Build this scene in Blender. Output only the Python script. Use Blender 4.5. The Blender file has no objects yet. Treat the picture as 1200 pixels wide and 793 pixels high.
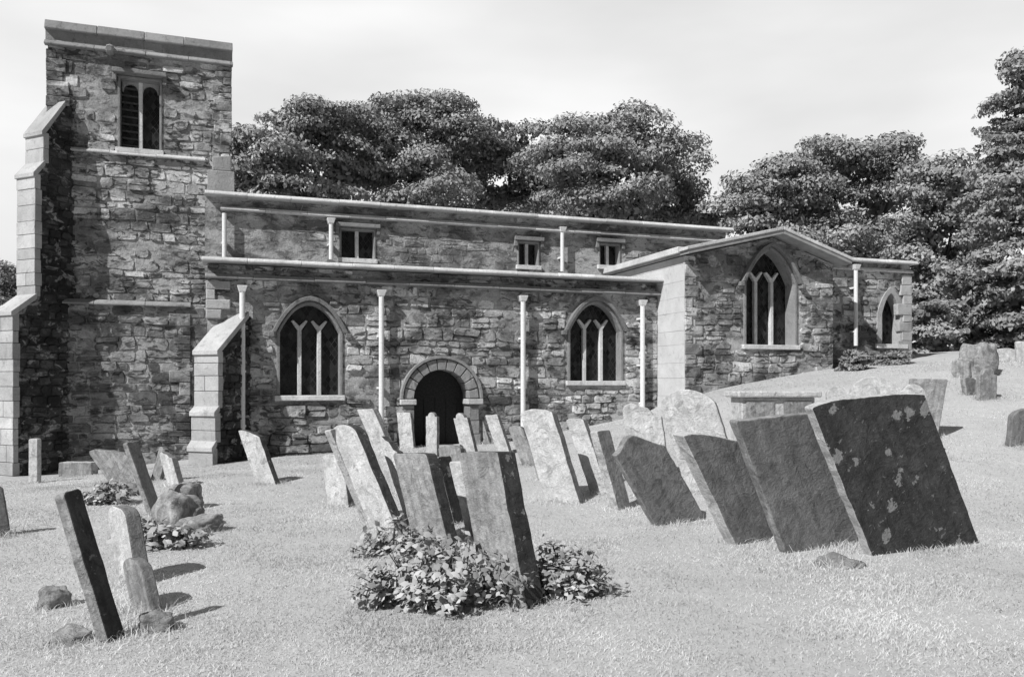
import bpy, bmesh, math, random
import numpy as np
from mathutils import Vector, Matrix, noise as mnoise
from mathutils.geometry import tessellate_polygon

random.seed(7); RNG = np.random.default_rng(7)
R = math.radians
scene = bpy.context.scene
COL = scene.collection

# ------------------------------------------------------------------ camera
CAMZ = 1.75; F = 1000.0; HOR = 450.0
cam = bpy.data.cameras.new('camera'); cam.lens = 30.0; cam.sensor_width = 36.0
cam.shift_y = (HOR - 396.5) / 1200.0
cam.clip_end = 3000
co = bpy.data.objects.new('camera', cam); COL.objects.link(co)
co.location = (0, 0, CAMZ); co.rotation_euler = (R(90), 0, 0)
scene.camera = co

# ------------------------------------------------------------------ sun and sky
AZ = R(19.7)                                   # the church is turned this much
E = Vector((math.cos(AZ), math.sin(AZ), 0)); N = Vector((math.sin(AZ), -math.cos(AZ), 0))
SH = (N * math.cos(R(63)) - E * math.sin(R(63)))
ELEV = R(43)
SDIR = Vector((SH.x * math.cos(ELEV), SH.y * math.cos(ELEV), math.sin(ELEV)))
sun = bpy.data.lights.new('sun', 'SUN'); sun.energy = 5.0; sun.angle = R(0.5); sun.color = (1, 1, 1)
so = bpy.data.objects.new('sun', sun); COL.objects.link(so)
so.rotation_euler = SDIR.to_track_quat('Z', 'Y').to_euler(); so.location = (-20, -20, 40)

world = bpy.data.worlds.new('World'); scene.world = world; world.use_nodes = True
nt = world.node_tree; nt.nodes.clear()
def wn(t, **k):
    n = nt.nodes.new(t)
    for a, b in k.items(): setattr(n, a, b)
    return n
L = nt.links.new
sky = wn('ShaderNodeTexSky'); sky.sky_type = 'NISHITA'; sky.sun_disc = False
sky.sun_elevation = ELEV; sky.sun_rotation = math.atan2(SDIR.x, SDIR.y)
bw = wn('ShaderNodeRGBToBW'); L(sky.outputs[0], bw.inputs[0])
dim = wn('ShaderNodeMath', operation='MULTIPLY'); dim.inputs[1].default_value = 0.28; L(bw.outputs[0], dim.inputs[0])
tc = wn('ShaderNodeTexCoord'); sp = wn('ShaderNodeSeparateXYZ'); L(tc.outputs['Generated'], sp.inputs[0])
nz = wn('ShaderNodeTexNoise'); nz.inputs['Scale'].default_value = 1.6; nz.inputs['Detail'].default_value = 5; nz.inputs['Roughness'].default_value = .45
mp = wn('ShaderNodeMapping'); mp.inputs['Scale'].default_value = (1, 1, 3.2); mp.inputs['Rotation'].default_value = (0, R(-12), 0)
L(tc.outputs['Generated'], mp.inputs[0]); L(mp.outputs[0], nz.inputs[0])
# a bright bank of thin cloud over the northern half of the sky, unseen sky behind the camera dimmed to deepen the shade
m1 = wn('ShaderNodeMapRange'); m1.interpolation_type = 'SMOOTHSTEP'
m1.inputs['From Min'].default_value = 0.05; m1.inputs['From Max'].default_value = 0.62; L(sp.outputs['Y'], m1.inputs['Value'])
cl = wn('ShaderNodeMapRange'); cl.inputs['From Min'].default_value = .3; cl.inputs['From Max'].default_value = .68
cl.inputs['To Min'].default_value = 5.6; cl.inputs['To Max'].default_value = 9.2; L(nz.outputs[0], cl.inputs['Value'])
mx = wn('ShaderNodeMix'); mx.data_type = 'FLOAT'
L(m1.outputs[0], mx.inputs[0]); L(dim.outputs[0], mx.inputs[2]); L(cl.outputs[0], mx.inputs[3])
bg = wn('ShaderNodeBackground'); bg.inputs[1].default_value = 0.1; L(mx.outputs[0], bg.inputs[0])
wo = wn('ShaderNodeOutputWorld'); L(bg.outputs[0], wo.inputs[0])

vs = scene.view_settings
vs.view_transform = 'Standard'; vs.look = 'None'; vs.exposure = 0.12; vs.gamma = 1; vs.use_curve_mapping = False
scene.cycles.max_bounces = 6; scene.cycles.use_denoising = True

# ------------------------------------------------------------------ materials
def new_mat(name):
    m = bpy.data.materials.new(name); m.use_nodes = True
    t = m.node_tree; t.nodes.clear()
    out = t.nodes.new('ShaderNodeOutputMaterial'); b = t.nodes.new('ShaderNodeBsdfPrincipled')
    t.links.new(b.outputs[0], out.inputs[0]); b.inputs['Roughness'].default_value = .9
    b.inputs['Specular IOR Level'].default_value = .2
    return m, t, b
def nd(t, kind, ins=None, **k):
    n = t.nodes.new(kind)
    for a, v in k.items(): setattr(n, a, v)
    for a, v in (ins or {}).items():
        if hasattr(v, 'is_linked') or isinstance(v, bpy.types.NodeSocket): t.links.new(v, n.inputs[a])
        else: n.inputs[a].default_value = v
    return n
def math_(t, op, a, b=None):
    n = t.nodes.new('ShaderNodeMath'); n.operation = op
    for i, v in enumerate((a, b)):
        if v is None: continue
        if isinstance(v, bpy.types.NodeSocket): t.links.new(v, n.inputs[i])
        else: n.inputs[i].default_value = v
    return n.outputs[0]
def ramp(t, v, a, b, lo, hi, smooth=False):
    n = t.nodes.new('ShaderNodeMapRange')
    if smooth: n.interpolation_type = 'SMOOTHSTEP'
    t.links.new(v, n.inputs['Value'])
    for k, x in (('From Min', a), ('From Max', b), ('To Min', lo), ('To Max', hi)): n.inputs[k].default_value = x
    return n.outputs[0]
def tex_noise(t, vec, scale, detail=4, rough=.55, dist=0.0):
    n = nd(t, 'ShaderNodeTexNoise', {'Scale': scale, 'Detail': detail, 'Roughness': rough, 'Distortion': dist})
    t.links.new(vec, n.inputs['Vector']); return n.outputs[0]
def obj_co(t, scale=(1, 1, 1)):
    c = t.nodes.new('ShaderNodeTexCoord'); m = t.nodes.new('ShaderNodeMapping'); m.inputs['Scale'].default_value = scale
    t.links.new(c.outputs['Object'], m.inputs[0]); return m.outputs[0]
def lerp(t, f, a, b):
    n = t.nodes.new('ShaderNodeMix'); n.data_type = 'FLOAT'
    for i, v in ((0, f), (2, a), (3, b)):
        if isinstance(v, bpy.types.NodeSocket): t.links.new(v, n.inputs[i])
        else: n.inputs[i].default_value = v
    return n.outputs[0]
def bump(t, b, h, strength=.4, dist=.03):
    n = nd(t, 'ShaderNodeBump', {'Strength': strength, 'Distance': dist}); t.links.new(h, n.inputs['Height'])
    t.links.new(n.outputs[0], b.inputs['Normal'])

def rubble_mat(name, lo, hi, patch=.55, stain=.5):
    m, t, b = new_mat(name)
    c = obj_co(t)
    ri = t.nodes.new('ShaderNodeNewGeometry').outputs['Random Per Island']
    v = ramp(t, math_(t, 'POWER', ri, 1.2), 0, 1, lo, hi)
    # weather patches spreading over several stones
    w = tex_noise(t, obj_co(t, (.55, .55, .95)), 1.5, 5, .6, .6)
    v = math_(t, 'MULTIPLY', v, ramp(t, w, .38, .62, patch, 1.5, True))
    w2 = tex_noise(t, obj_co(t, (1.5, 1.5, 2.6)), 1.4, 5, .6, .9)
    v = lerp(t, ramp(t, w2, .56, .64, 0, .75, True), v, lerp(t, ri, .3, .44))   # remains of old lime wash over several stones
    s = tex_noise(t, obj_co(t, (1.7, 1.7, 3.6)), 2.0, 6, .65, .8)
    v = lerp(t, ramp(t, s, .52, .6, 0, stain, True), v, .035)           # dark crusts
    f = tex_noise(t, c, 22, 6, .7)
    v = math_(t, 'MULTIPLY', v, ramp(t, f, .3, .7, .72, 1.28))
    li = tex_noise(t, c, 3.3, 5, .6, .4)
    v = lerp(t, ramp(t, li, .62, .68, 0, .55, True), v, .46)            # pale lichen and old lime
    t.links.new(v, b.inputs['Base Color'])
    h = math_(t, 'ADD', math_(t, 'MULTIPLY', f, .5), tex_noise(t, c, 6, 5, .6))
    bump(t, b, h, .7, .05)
    return m
def ashlar_mat(name, col, joint=(.62, .34), dark=.35):
    m, t, b = new_mat(name)
    c = obj_co(t)
    w = tex_noise(t, c, 1.3, 6, .6, .5); f = tex_noise(t, c, 26, 6, .7)
    v = ramp(t, w, .3, .7, col * .74, col * 1.16)
    ri = t.nodes.new('ShaderNodeNewGeometry').outputs['Random Per Island']; v = math_(t, 'MULTIPLY', v, ramp(t, ri, 0, 1, .8, 1.12))
    pt = tex_noise(t, c, 7, 5, .7, .5); v = lerp(t, ramp(t, pt, .57, .66, 0, .45, True), v, col*.45)
    s = tex_noise(t, obj_co(t, (3, 3, 1.1)), 1.7, 6, .65, .3)
    v = lerp(t, ramp(t, s, .56, .7, 0, dark, True), v, col * .3)
    v = math_(t, 'MULTIPLY', v, ramp(t, f, .3, .7, .86, 1.12))
    t.links.new(v, b.inputs['Base Color'])
    bump(t, b, math_(t, 'ADD', math_(t, 'ADD', f, pt), math_(t, 'MULTIPLY', w, 2)), .6, .03)
    return m
def grave_mat(name, col, spots=.3, streak=.35, spotscale=4.0, spotcol=.42, mot=.3):
    m, t, b = new_mat(name)
    c = obj_co(t); oi = t.nodes.new('ShaderNodeObjectInfo').outputs['Random']
    off = nd(t, 'ShaderNodeVectorMath', {0: c}, operation='ADD')
    cx = nd(t, 'ShaderNodeCombineXYZ', {0: math_(t, 'MULTIPLY', oi, 37.0), 1: math_(t, 'MULTIPLY', oi, 11.0)})
    t.links.new(cx.outputs[0], off.inputs[1]); c = off.outputs[0]
    st = nd(t, 'ShaderNodeMapping', {'Scale': (9, 9, .9)}); t.links.new(c, st.inputs[0])
    s = tex_noise(t, st.outputs[0], 2.2, 5, .6)
    w = tex_noise(t, c, 2.6, 6, .62, .5); f = tex_noise(t, c, 45, 6, .7)
    v = ramp(t, w, .3, .7, col * (1 - mot), col * (1 + mot))
    v = math_(t, 'MULTIPLY', v, ramp(t, s, .35, .65, 1 - streak, 1 + streak * .6))
    v = math_(t, 'MULTIPLY', v, ramp(t, f, .3, .7, .82, 1.18))
    g2 = tex_noise(t, c, 11, 6, .68, .6); v = math_(t, 'MULTIPLY', v, ramp(t, g2, .34, .66, 1-mot*.9, 1+mot*.7))
    cr = tex_noise(t, c, 5.2, 6, .7, 1.2); v = lerp(t, ramp(t, cr, .56, .66, 0, .7, True), v, col*.42)
    sp_ = tex_noise(t, c, 17, 4, .6, .3); v = lerp(t, ramp(t, sp_, .63, .69, 0, spots*.8, True), v, spotcol*.8)
    wn_ = nd(t, 'ShaderNodeTexNoise', {'Scale': 8.0, 'Detail': 6, 'Roughness': .7}); t.links.new(c, wn_.inputs['Vector'])
    ws = nd(t, 'ShaderNodeVectorMath', {0: wn_.outputs[1]}, operation='SCALE'); ws.inputs['Scale'].default_value = .3
    wa = nd(t, 'ShaderNodeVectorMath', {0: c, 1: ws.outputs[0]}, operation='ADD')
    vo = nd(t, 'ShaderNodeTexVoronoi', {'Scale': spotscale, 'Randomness': 1.0}); t.links.new(wa.outputs[0], vo.inputs['Vector'])
    pick = nd(t, 'ShaderNodeSeparateColor'); t.links.new(vo.outputs['Color'], pick.inputs[0])
    rad = math_(t, 'MULTIPLY', math_(t, 'POWER', pick.outputs[0], 2.2), .42)
    msk = ramp(t, math_(t, 'SUBTRACT', rad, vo.outputs['Distance']), -.015, .02, 0, spots, True)
    v = lerp(t, msk, v, math_(t, 'MULTIPLY', ramp(t, f, .3, .7, .75, 1.15), spotcol))
    t.links.new(v, b.inputs['Base Color'])
    bump(t, b, math_(t, 'ADD', math_(t, 'ADD', math_(t, 'MULTIPLY', f, .5), w), math_(t, 'ADD', g2, cr)), .8, .03)
    return m
def plain_mat(name, col, rough=.7, bscale=14, var=.2, spec=.2):
    m, t, b = new_mat(name); b.inputs['Roughness'].default_value = rough; b.inputs['Specular IOR Level'].default_value = spec
    n = tex_noise(t, obj_co(t), bscale, 5, .6)
    t.links.new(ramp(t, n, .3, .7, col * (1 - var), col * (1 + var)), b.inputs['Base Color'])
    bump(t, b, n, .2, .01)
    return m
def leaf_mat(name, lo, hi, trans=.12):
    m, t, b = new_mat(name)
    ri = t.nodes.new('ShaderNodeNewGeometry').outputs['Random Per Island']
    v = ramp(t, ri, 0, 1, lo, hi)
    w = tex_noise(t, obj_co(t), .5, 3, .5)
    v = math_(t, 'MULTIPLY', v, ramp(t, w, .35, .65, .75, 1.2))
    t.links.new(v, b.inputs['Base Color']); b.inputs['Roughness'].default_value = .75
    tr = nd(t, 'ShaderNodeBsdfTranslucent'); t.links.new(v, tr.inputs[0])
    ms = nd(t, 'ShaderNodeMixShader', {0: trans}); t.links.new(b.outputs[0], ms.inputs[1]); t.links.new(tr.outputs[0], ms.inputs[2])
    t.links.new(ms.outputs[0], [n for n in t.nodes if n.type == 'OUTPUT_MATERIAL'][0].inputs[0])
    return m
def ground_mat():
    m, t, b = new_mat('pale_dry_turf')
    c = obj_co(t)
    w = tex_noise(t, c, .35, 5, .6, .6); f = tex_noise(t, c, 38, 6, .75); g = tex_noise(t, c, 4.5, 6, .65, .6)
    v = ramp(t, w, .3, .7, .40, .46)
    v = math_(t, 'MULTIPLY', v, ramp(t, g, .35, .65, .94, 1.05)); v = math_(t, 'MULTIPLY', v, ramp(t, f, .3, .7, .86, 1.14))
    bare = tex_noise(t, c, 1.1, 6, .7, 1.0)
    v = lerp(t, ramp(t, bare, .66, .74, 0, .45, True), v, .15)
    t.links.new(v, b.inputs['Base Color']); bump(t, b, math_(t, 'ADD', f, math_(t, 'MULTIPLY', g, 2.0)), .45, .04)
    return m

def limewash_mat():
    m, t, b = new_mat('limewashed_ashlar'); c = obj_co(t)
    w = tex_noise(t, c, 1.6, 6, .6, .6); f = tex_noise(t, c, 24, 6, .7)
    v = ramp(t, w, .3, .7, .46, .58); v = math_(t, 'MULTIPLY', v, ramp(t, f, .3, .7, .92, 1.06))
    s = tex_noise(t, obj_co(t, (3, 3, .8)), 1.5, 6, .65, .3); v = lerp(t, ramp(t, s, .6, .72, 0, .6, True), v, .22)
    pt = tex_noise(t, c, 5, 6, .7, .6); v = lerp(t, ramp(t, pt, .58, .66, 0, .35, True), v, .25)
    t.links.new(v, b.inputs['Base Color']); bump(t, b, math_(t, 'ADD', f, pt), .5, .03); return m
def leaded_mat():
    m, t, b = new_mat('old_leaded_glass')
    c = t.nodes.new('ShaderNodeTexCoord'); sx = nd(t, 'ShaderNodeSeparateXYZ'); t.links.new(c.outputs['Object'], sx.inputs[0])
    p = math_(t, 'MULTIPLY', math_(t, 'ADD', sx.outputs[0], math_(t, 'MULTIPLY', sx.outputs[2], .7)), 6.5)
    q = math_(t, 'MULTIPLY', math_(t, 'SUBTRACT', sx.outputs[0], math_(t, 'MULTIPLY', sx.outputs[2], .7)), 6.5)
    cell = nd(t, 'ShaderNodeCombineXYZ', {0: math_(t, 'FLOOR', p), 1: math_(t, 'FLOOR', q)})
    wn2 = nd(t, 'ShaderNodeTexWhiteNoise'); t.links.new(cell.outputs[0], wn2.inputs[0])
    e = lambda k: math_(t, 'ABSOLUTE', math_(t, 'SUBTRACT', math_(t, 'FRACT', k), .5))
    lead = ramp(t, math_(t, 'MAXIMUM', e(p), e(q)), .43, .45, 0, 1)
    t.links.new(lerp(t, lead, ramp(t, math_(t, 'POWER', wn2.outputs[0], 3), 0, 1, .006, .03), .022), b.inputs['Base Color'])
    t.links.new(lerp(t, lead, ramp(t, wn2.outputs[0], 0, 1, .12, .4), .8), b.inputs['Roughness']); b.inputs['Specular IOR Level'].default_value = .4
    nm = nd(t, 'ShaderNodeVectorMath', {1: (.12, .12, .12)}, operation='MULTIPLY')
    sb = nd(t, 'ShaderNodeVectorMath', {0: wn2.outputs[1], 1: (.5, .5, .5)}, operation='SUBTRACT'); t.links.new(sb.outputs[0], nm.inputs[0])
    ge = t.nodes.new('ShaderNodeNewGeometry'); ad = nd(t, 'ShaderNodeVectorMath', {0: ge.outputs['Normal'], 1: nm.outputs[0]}, operation='ADD')
    no = nd(t, 'ShaderNodeVectorMath', {0: ad.outputs[0]}, operation='NORMALIZE'); t.links.new(no.outputs[0], b.inputs['Normal'])
    return m
M = dict(
    limewash=limewash_mat(), shade_rubble=rubble_mat('shade_black_rubble', .03, .1, .6, .7),  # the near-black rubble has the shade of the buttress sides painted in
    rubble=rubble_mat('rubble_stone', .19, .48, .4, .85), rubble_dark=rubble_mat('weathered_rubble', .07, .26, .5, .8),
    mortar=rubble_mat('lime_mortar', .26, .3, .6, .6), ashlar=ashlar_mat('pale_ashlar', .45, dark=.35),
    dress=ashlar_mat('dressed_stone', .3, dark=.75), hood=ashlar_mat('dark_weathered_stone', .22, dark=.8), coping=ashlar_mat('pale_coping_stone', .62, dark=.3),
    glass=leaded_mat(), louvre=plain_mat('old_oak_louvre', .07, .8, 20, .4),
    door=plain_mat('old_dark_oak', .035, .8, 20, .4), pipe=plain_mat('pale_painted_iron', .68, .6, 20, .12),
    lead=plain_mat('grey_sheet_lead', .3, .6, 3, .25), render=rubble_mat('old_lime_render', .2, .34, .5, .6),
    ground=ground_mat(),
    leafA=leaf_mat('broad_leaves', .2, .42), leafB=leaf_mat('dark_leaves', .15, .32), leafC=leaf_mat('needle_sprays', .18, .37),
    ivy=leaf_mat('ivy_leaves', .2, .55, .2), blade=leaf_mat('dry_grass_blades', .5, .74, .35), bark=plain_mat('bark', .07, .95, 8, .5),
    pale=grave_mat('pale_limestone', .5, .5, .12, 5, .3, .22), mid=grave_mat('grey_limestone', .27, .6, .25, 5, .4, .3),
    dark=grave_mat('shade_dark_slate', .2, .5, .2, 4, .2, .25), black=grave_mat('shade_black_slate', .068, .75, .2, 5.0, .36, .3),  # slab tones with shade painted in, for dark faces and right edges
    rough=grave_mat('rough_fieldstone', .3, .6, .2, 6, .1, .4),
)

# ------------------------------------------------------------------ mesh building
class MB:
    def __init__(s): s.v = []; s.f = []; s.m = []
    def add(s, vs, fs, mi=0):
        o = len(s.v); s.v += [tuple(p) for p in vs]; s.f += [tuple(i + o for i in f) for f in fs]; s.m += [mi] * len(fs)
    def box(s, x0, x1, y0, y1, z0, z1, mi=0):
        s.add([(x0,y0,z0),(x1,y0,z0),(x1,y1,z0),(x0,y1,z0),(x0,y0,z1),(x1,y0,z1),(x1,y1,z1),(x0,y1,z1)],
              [(0,3,2,1),(4,5,6,7),(0,1,5,4),(1,2,6,5),(2,3,7,6),(3,0,4,7)], mi)
    def prism(s, pts, y0, y1, mi=0, holes=()):
        """pts: (x,z) outline, extruded along y; holes go right through"""
        allp = [list(pts)] + [list(h) for h in holes]
        tris = tessellate_polygon([[Vector((p[0], p[1], 0)) for p in lp] for lp in allp])
        flat = [p for lp in allp for p in lp]; n = len(flat)
        vs = [(p[0], y0, p[1]) for p in flat] + [(p[0], y1, p[1]) for p in flat]
        fs = []
        for a, b_, c in tris:
            A, B_, C_ = flat[a], flat[b_], flat[c]
            cr = (B_[0]-A[0])*(C_[1]-A[1]) - (B_[1]-A[1])*(C_[0]-A[0])
            if abs(cr) < 1e-10: continue
            if cr < 0: b_, c = c, b_
            fs += [(a, b_, c), (a + n, c + n, b_ + n)]
        k = 0
        for li, lp in enumerate(allp):
            m = len(lp)
            for i in range(m):
                j = (i + 1) % m; fs.append((k+i, k+j, k+j+n, k+i+n) if False else (k+j, k+i, k+i+n, k+j+n))
            k += m
        s.add(vs, fs, mi)
    def xform(s, M4, start=0):
        s.v = s.v[:start] + [tuple(M4 @ Vector(p)) for p in s.v[start:]]
    def tube(s, pts, r, n=8, mi=0):
        rings = []; pts = [Vector(p) for p in pts]; vs = []
        q0 = None
        for i, p in enumerate(pts):
            d = (pts[min(i+1, len(pts)-1)] - pts[max(i-1, 0)]).normalized()
            q = d.to_track_quat('Z', 'X') if q0 is None else (q0 @ Vector((0, 0, 1))).rotation_difference(d) @ q0; q0 = q; rr = r[i] if isinstance(r, (list, tuple)) else r
            vs += [p + q @ Vector((math.cos(2*math.pi*k/n)*rr, math.sin(2*math.pi*k/n)*rr, 0)) for k in range(n)]
        fs = [(i*n+k, i*n+(k+1)%n, (i+1)*n+(k+1)%n, (i+1)*n+k) for i in range(len(pts)-1) for k in range(n)]
        fs += [tuple(range(n))[::-1], tuple(range((len(pts)-1)*n, len(pts)*n))]
        s.add(vs, fs, mi)
    def build(s, name, mats, parent=None, bevel=0, smooth=False, fix=True):
        me = bpy.data.meshes.new(name); me.from_pydata(s.v, [], s.f)
        mats = mats if isinstance(mats, (list, tuple)) else [mats]
        for m in mats: me.materials.append(M[m] if isinstance(m, str) else m)
        me.polygons.foreach_set('material_index', s.m)
        if fix:
            bm = bmesh.new(); bm.from_mesh(me); bmesh.ops.recalc_face_normals(bm, faces=bm.faces)
            bm.to_mesh(me); bm.free()
        if smooth: me.polygons.foreach_set('use_smooth', [True]*len(me.polygons))
        me.update()
        o = bpy.data.objects.new(name, me); COL.objects.link(o)
        if parent: o.parent = parent
        if bevel:
            b = o.modifiers.new('bevel', 'BEVEL'); b.width = bevel; b.segments = 2; b.limit_method = 'ANGLE'; b.angle_limit = R(35)
        return o
def tag(o, label=None, cat=None, group=None, kind=None):
    for k, v in (('label', label), ('category', cat), ('group', group), ('kind', kind)):
        if v: o[k] = v
    return o
def empty(name, loc, rz=0):
    o = bpy.data.objects.new(name, None); COL.objects.link(o); o.location = loc; o.rotation_euler = (0, 0, rz); o.empty_display_size = .3
    return o

# ------------------------------------------------------------------ terrain
def table(xs, ys, x):
    if x <= xs[0]: return ys[0]
    for i in range(len(xs)-1):
        if x <= xs[i+1]:
            t = (x-xs[i])/(xs[i+1]-xs[i]); 
            def sl(j):
                if j <= 0 or j >= len(xs)-1: return 0
                return (ys[j+1]-ys[j-1])/(xs[j+1]-xs[j-1])
            h = xs[i+1]-xs[i]; a, b = sl(i)*h, sl(i+1)*h
            return (2*t**3-3*t*t+1)*ys[i]+(t**3-2*t*t+t)*a+(-2*t**3+3*t*t)*ys[i+1]+(t**3-t*t)*b
    return ys[-1]
FX = [-40, -20, -11.4, -7, -3, 0, 1.8, 3.7, 4.8, 6.5, 8.8, 12, 15, 30, 80]; FZ = [-1.0, -.8, -.5, -.1, .12, .22, .5, .9, 1.35, 1.72, 2.0, 2.25, 2.5, 3.0, 3.0]
GY = [0, 5, 9, 12, 14, 17, 20, 22, 30, 60, 200]; GZ = [0, 0, .04, .2, .36, .62, .88, 1.0, 1.15, 1.3, 1.3]
def gz(x, y):
    z = table(FX, FZ, x) * table(GY, GZ, y)
    if 3 < y < 60:
        z += .05*mnoise.noise(Vector((x*.35, y*.35, 3))) + .02*mnoise.noise(Vector((x*1.3, y*1.3, 9)))
    return z
def hit(px, py):
    """where the sight line through a pixel of the photograph meets the ground"""
    y = 3.0
    while y < 60:
        if CAMZ - (py-HOR)*y/F <= gz((px-600)/F*y, y): break
        y += .02
    x = (px-600)/F*y
    return Vector((x, y, gz(x, y)))
def at(px, py, y): return Vector(((px-600)/F*y, y, CAMZ-(py-HOR)*y/F))
def spaced(segs):
    out = []
    for a, b, n in segs: out += [a+(b-a)*i/n for i in range(n)]
    return out + [segs[-1][1]]
xs = spaced([(-700, -60, 12), (-60, -14, 23), (-14, 14, 112), (14, 40, 26), (40, 700, 14)])
ys = spaced([(-60, 2, 8), (2, 26, 110), (26, 60, 34), (60, 900, 14)])
mb = MB(); W_ = len(xs)
mb.add([(x, y, gz(x, y)) for y in ys for x in xs], [(j*W_+i, j*W_+i+1, (j+1)*W_+i+1, (j+1)*W_+i) for j in range(len(ys)-1) for i in range(W_-1)])
tag(mb.build('ground', 'ground', smooth=True, fix=False), kind='structure')

# ------------------------------------------------------------------ church
ORG = Vector((-2.2, 22.0, 0))
church = empty('parish_church', ORG, AZ)
tag(church, 'old rubble stone church with square west tower and low lean-to aisle', 'church')
def UZ(px, py, v):
    """church coordinates (along the wall, height) of a photograph point lying on the plane v metres inside the aisle front"""
    k = (px-600)/F
    bx, by = ORG.x - N.x*v, ORG.y - N.y*v
    u = (k*by-bx)/(E.x-k*E.y); Y = by+E.y*u
    return u, CAMZ-(py-HOR)*Y/F
def UU(px, v): return UZ(px, 0, v)[0]

def arch(uc, w, zb, zs, zt, kind, d=0.0, n=9, db=None):
    w2 = w/2+d; zt = zt+d; zb = zb-(d if db is None else db)
    L_ = [(uc-w2, zb)]
    if kind == 'rect': return [(uc-w2, zb), (uc+w2, zb), (uc+w2, zt), (uc-w2, zt)]
    if kind == 'round': half = [(-w2*math.cos(a), zs+(zt-zs)*math.sin(a)) for a in [math.pi/2*i/n for i in range(n+1)]]
    else:
        k = .32 if kind == 'pointed' else .12
        half = []
        for i in range(n+1):
            s = (i/n)**1.3; half.append((-w2*(1-s), zs+(zt-zs)*(k*s+(1-k)*(1-(1-s)**2.3))))
    right = [(-x, z) for x, z in half[::-1][1:]]
    pts = [(uc+x, z) for x, z in half+right]
    return [(uc-w2, zb)] + pts + [(uc+w2, zb)]
def half_at(o, z):
    """half width of an opening at height z (0 when outside)"""
    uc, w, zb, zs, zt, kind = o
    if z < zb or z > zt: return 0
    if kind == 'rect' or z <= zs: return w/2
    t = (z-zs)/(zt-zs)
    return w/2*math.sqrt(max(0, 1-t*t))
def rubble(mb, u0, u1, z0, z1, holes, v=0.0, ch=(.13, .34), cw=(.18, .62), margin=.16, top=None, p=.05, rnd=random, mi=0, bare=None):
    z = z0
    while z < z1-.05:
        h = min(rnd.uniform(*ch), z1-z)
        if z1-(z+h) < .08: h = z1-z
        spans = [(u0, u1)]
        for o in holes:
            uc = o[0]; hw = max(half_at((o[0], o[1]+2*margin, o[2]-margin, o[3], o[4]+margin, o[5]), zz) for zz in (z+.01, z+h/2, z+h-.01))
            if hw <= 0: continue
            ns = []
            for a, b in spans:
                if uc+hw <= a or uc-hw >= b: ns.append((a, b)); continue
                if uc-hw > a+.04: ns.append((a, uc-hw))
                if uc+hw < b-.04: ns.append((uc+hw, b))
            spans = ns
        for a, b in spans:
            u = a
            while u < b-.03:
                w = rnd.uniform(*cw)*(.7+h*1.6)
                if b-(u+w) < .14: w = b-u
                if top is None or max(top(u), top(u+w)) > 0:
                    zt = z+h
                    if top is not None: zt = min(zt, min(top(u), top(u+w)))
                    subs = [(z, zt)]
                    if h > .2 and rnd.random() < .25: zm = z+h*rnd.uniform(.4, .6); subs = [(z, zm), (zm, zt)]
                    for za, zb in subs:
                        if zb-za < .05: continue
                        if bare is not None and mnoise.noise(Vector(((u+w/2)*.75, za*1.1, v*5+1.7)))+.35*mnoise.noise(Vector((u*2.3, za*2.9, v))) > bare: continue
                        g = .009; j = lambda k: rnd.uniform(-k, k)
                        q = rnd.uniform(.006, p) if rnd.random() < .88 else rnd.uniform(p, p*1.6)
                        x0_, x1_, a_, b_ = u+g, u+w-g, za+g, zb-g; c = []
                        for (cx, cz, sx, sz, order) in ((x0_, a_, 1, 1, 0), (x1_, a_, -1, 1, 1), (x1_, b_, -1, -1, 0), (x0_, b_, 1, -1, 1)):
                            kx, kz = rnd.uniform(.01, .3)*min(w, .3), rnd.uniform(.05, .4)*(b_-a_)
                            pr = [(cx, cz+sz*kz), (cx+sx*kx, cz)]; c += pr if not order else pr[::-1]
                        ins = rnd.uniform(.012, .03); mx_, mz_ = (x0_+x1_)/2, (a_+b_)/2; tl, tt = j(.05), j(.05)
                        back = [(x+j(.014), v+.03, zz+j(.012)) for x, zz in c]
                        fr = []
                        for x, y_, zz in back:
                            l = max(.05, math.hypot(x-mx_, zz-mz_)); e = ins*rnd.uniform(.4, 1.6)
                            fr.append((x-(x-mx_)/l*e, min(v-.003, v-q+j(.008)+tl*(x-mx_)+tt*(zz-mz_)), zz-(zz-mz_)/l*e))
                        wob = lambda x, zz: .055*mnoise.noise(Vector((x*.9, zz*1.3, v*3+7)))*min(1, max(0, (zz-z0)*4))*min(1, max(0, (z1-zz)*4))
                        back = [(x, y_, zz+wob(x, zz)) for x, y_, zz in back]; fr = [(x, y_, zz+wob(x, zz)) for x, y_, zz in fr]
                        mb.add(back+fr, [tuple(range(8, 16))]+[(i, (i+1) % 8, 8+(i+1) % 8, 8+i) for i in range(8)], mi)
                u += w
        z += h
def wall(name, u0, u1, z0, z1, v, thick, openings, mats=('rubble', 'mortar'), outline=None, top=None, parent=None, xf=None, label=None, skip=(), **kw):
    m = MB()
    ol = outline or [(u0, z0), (u1, z0), (u1, z1), (u0, z1)]
    holes = [arch(*o, d=.03) if o[5] == 'rect' or o[2] > z0+.1 else arch(*o, d=.03, db=-.001) for o in openings]
    m.prism(ol, v, v+thick, 1, holes)
    rubble(m, u0, u1, z0, z1, list(openings)+list(skip), v, top=top, **kw)
    if xf: m.xform(xf)
    o = m.build(name, list(mats), parent or church)
    if label: o['label'] = label
    return o
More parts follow.
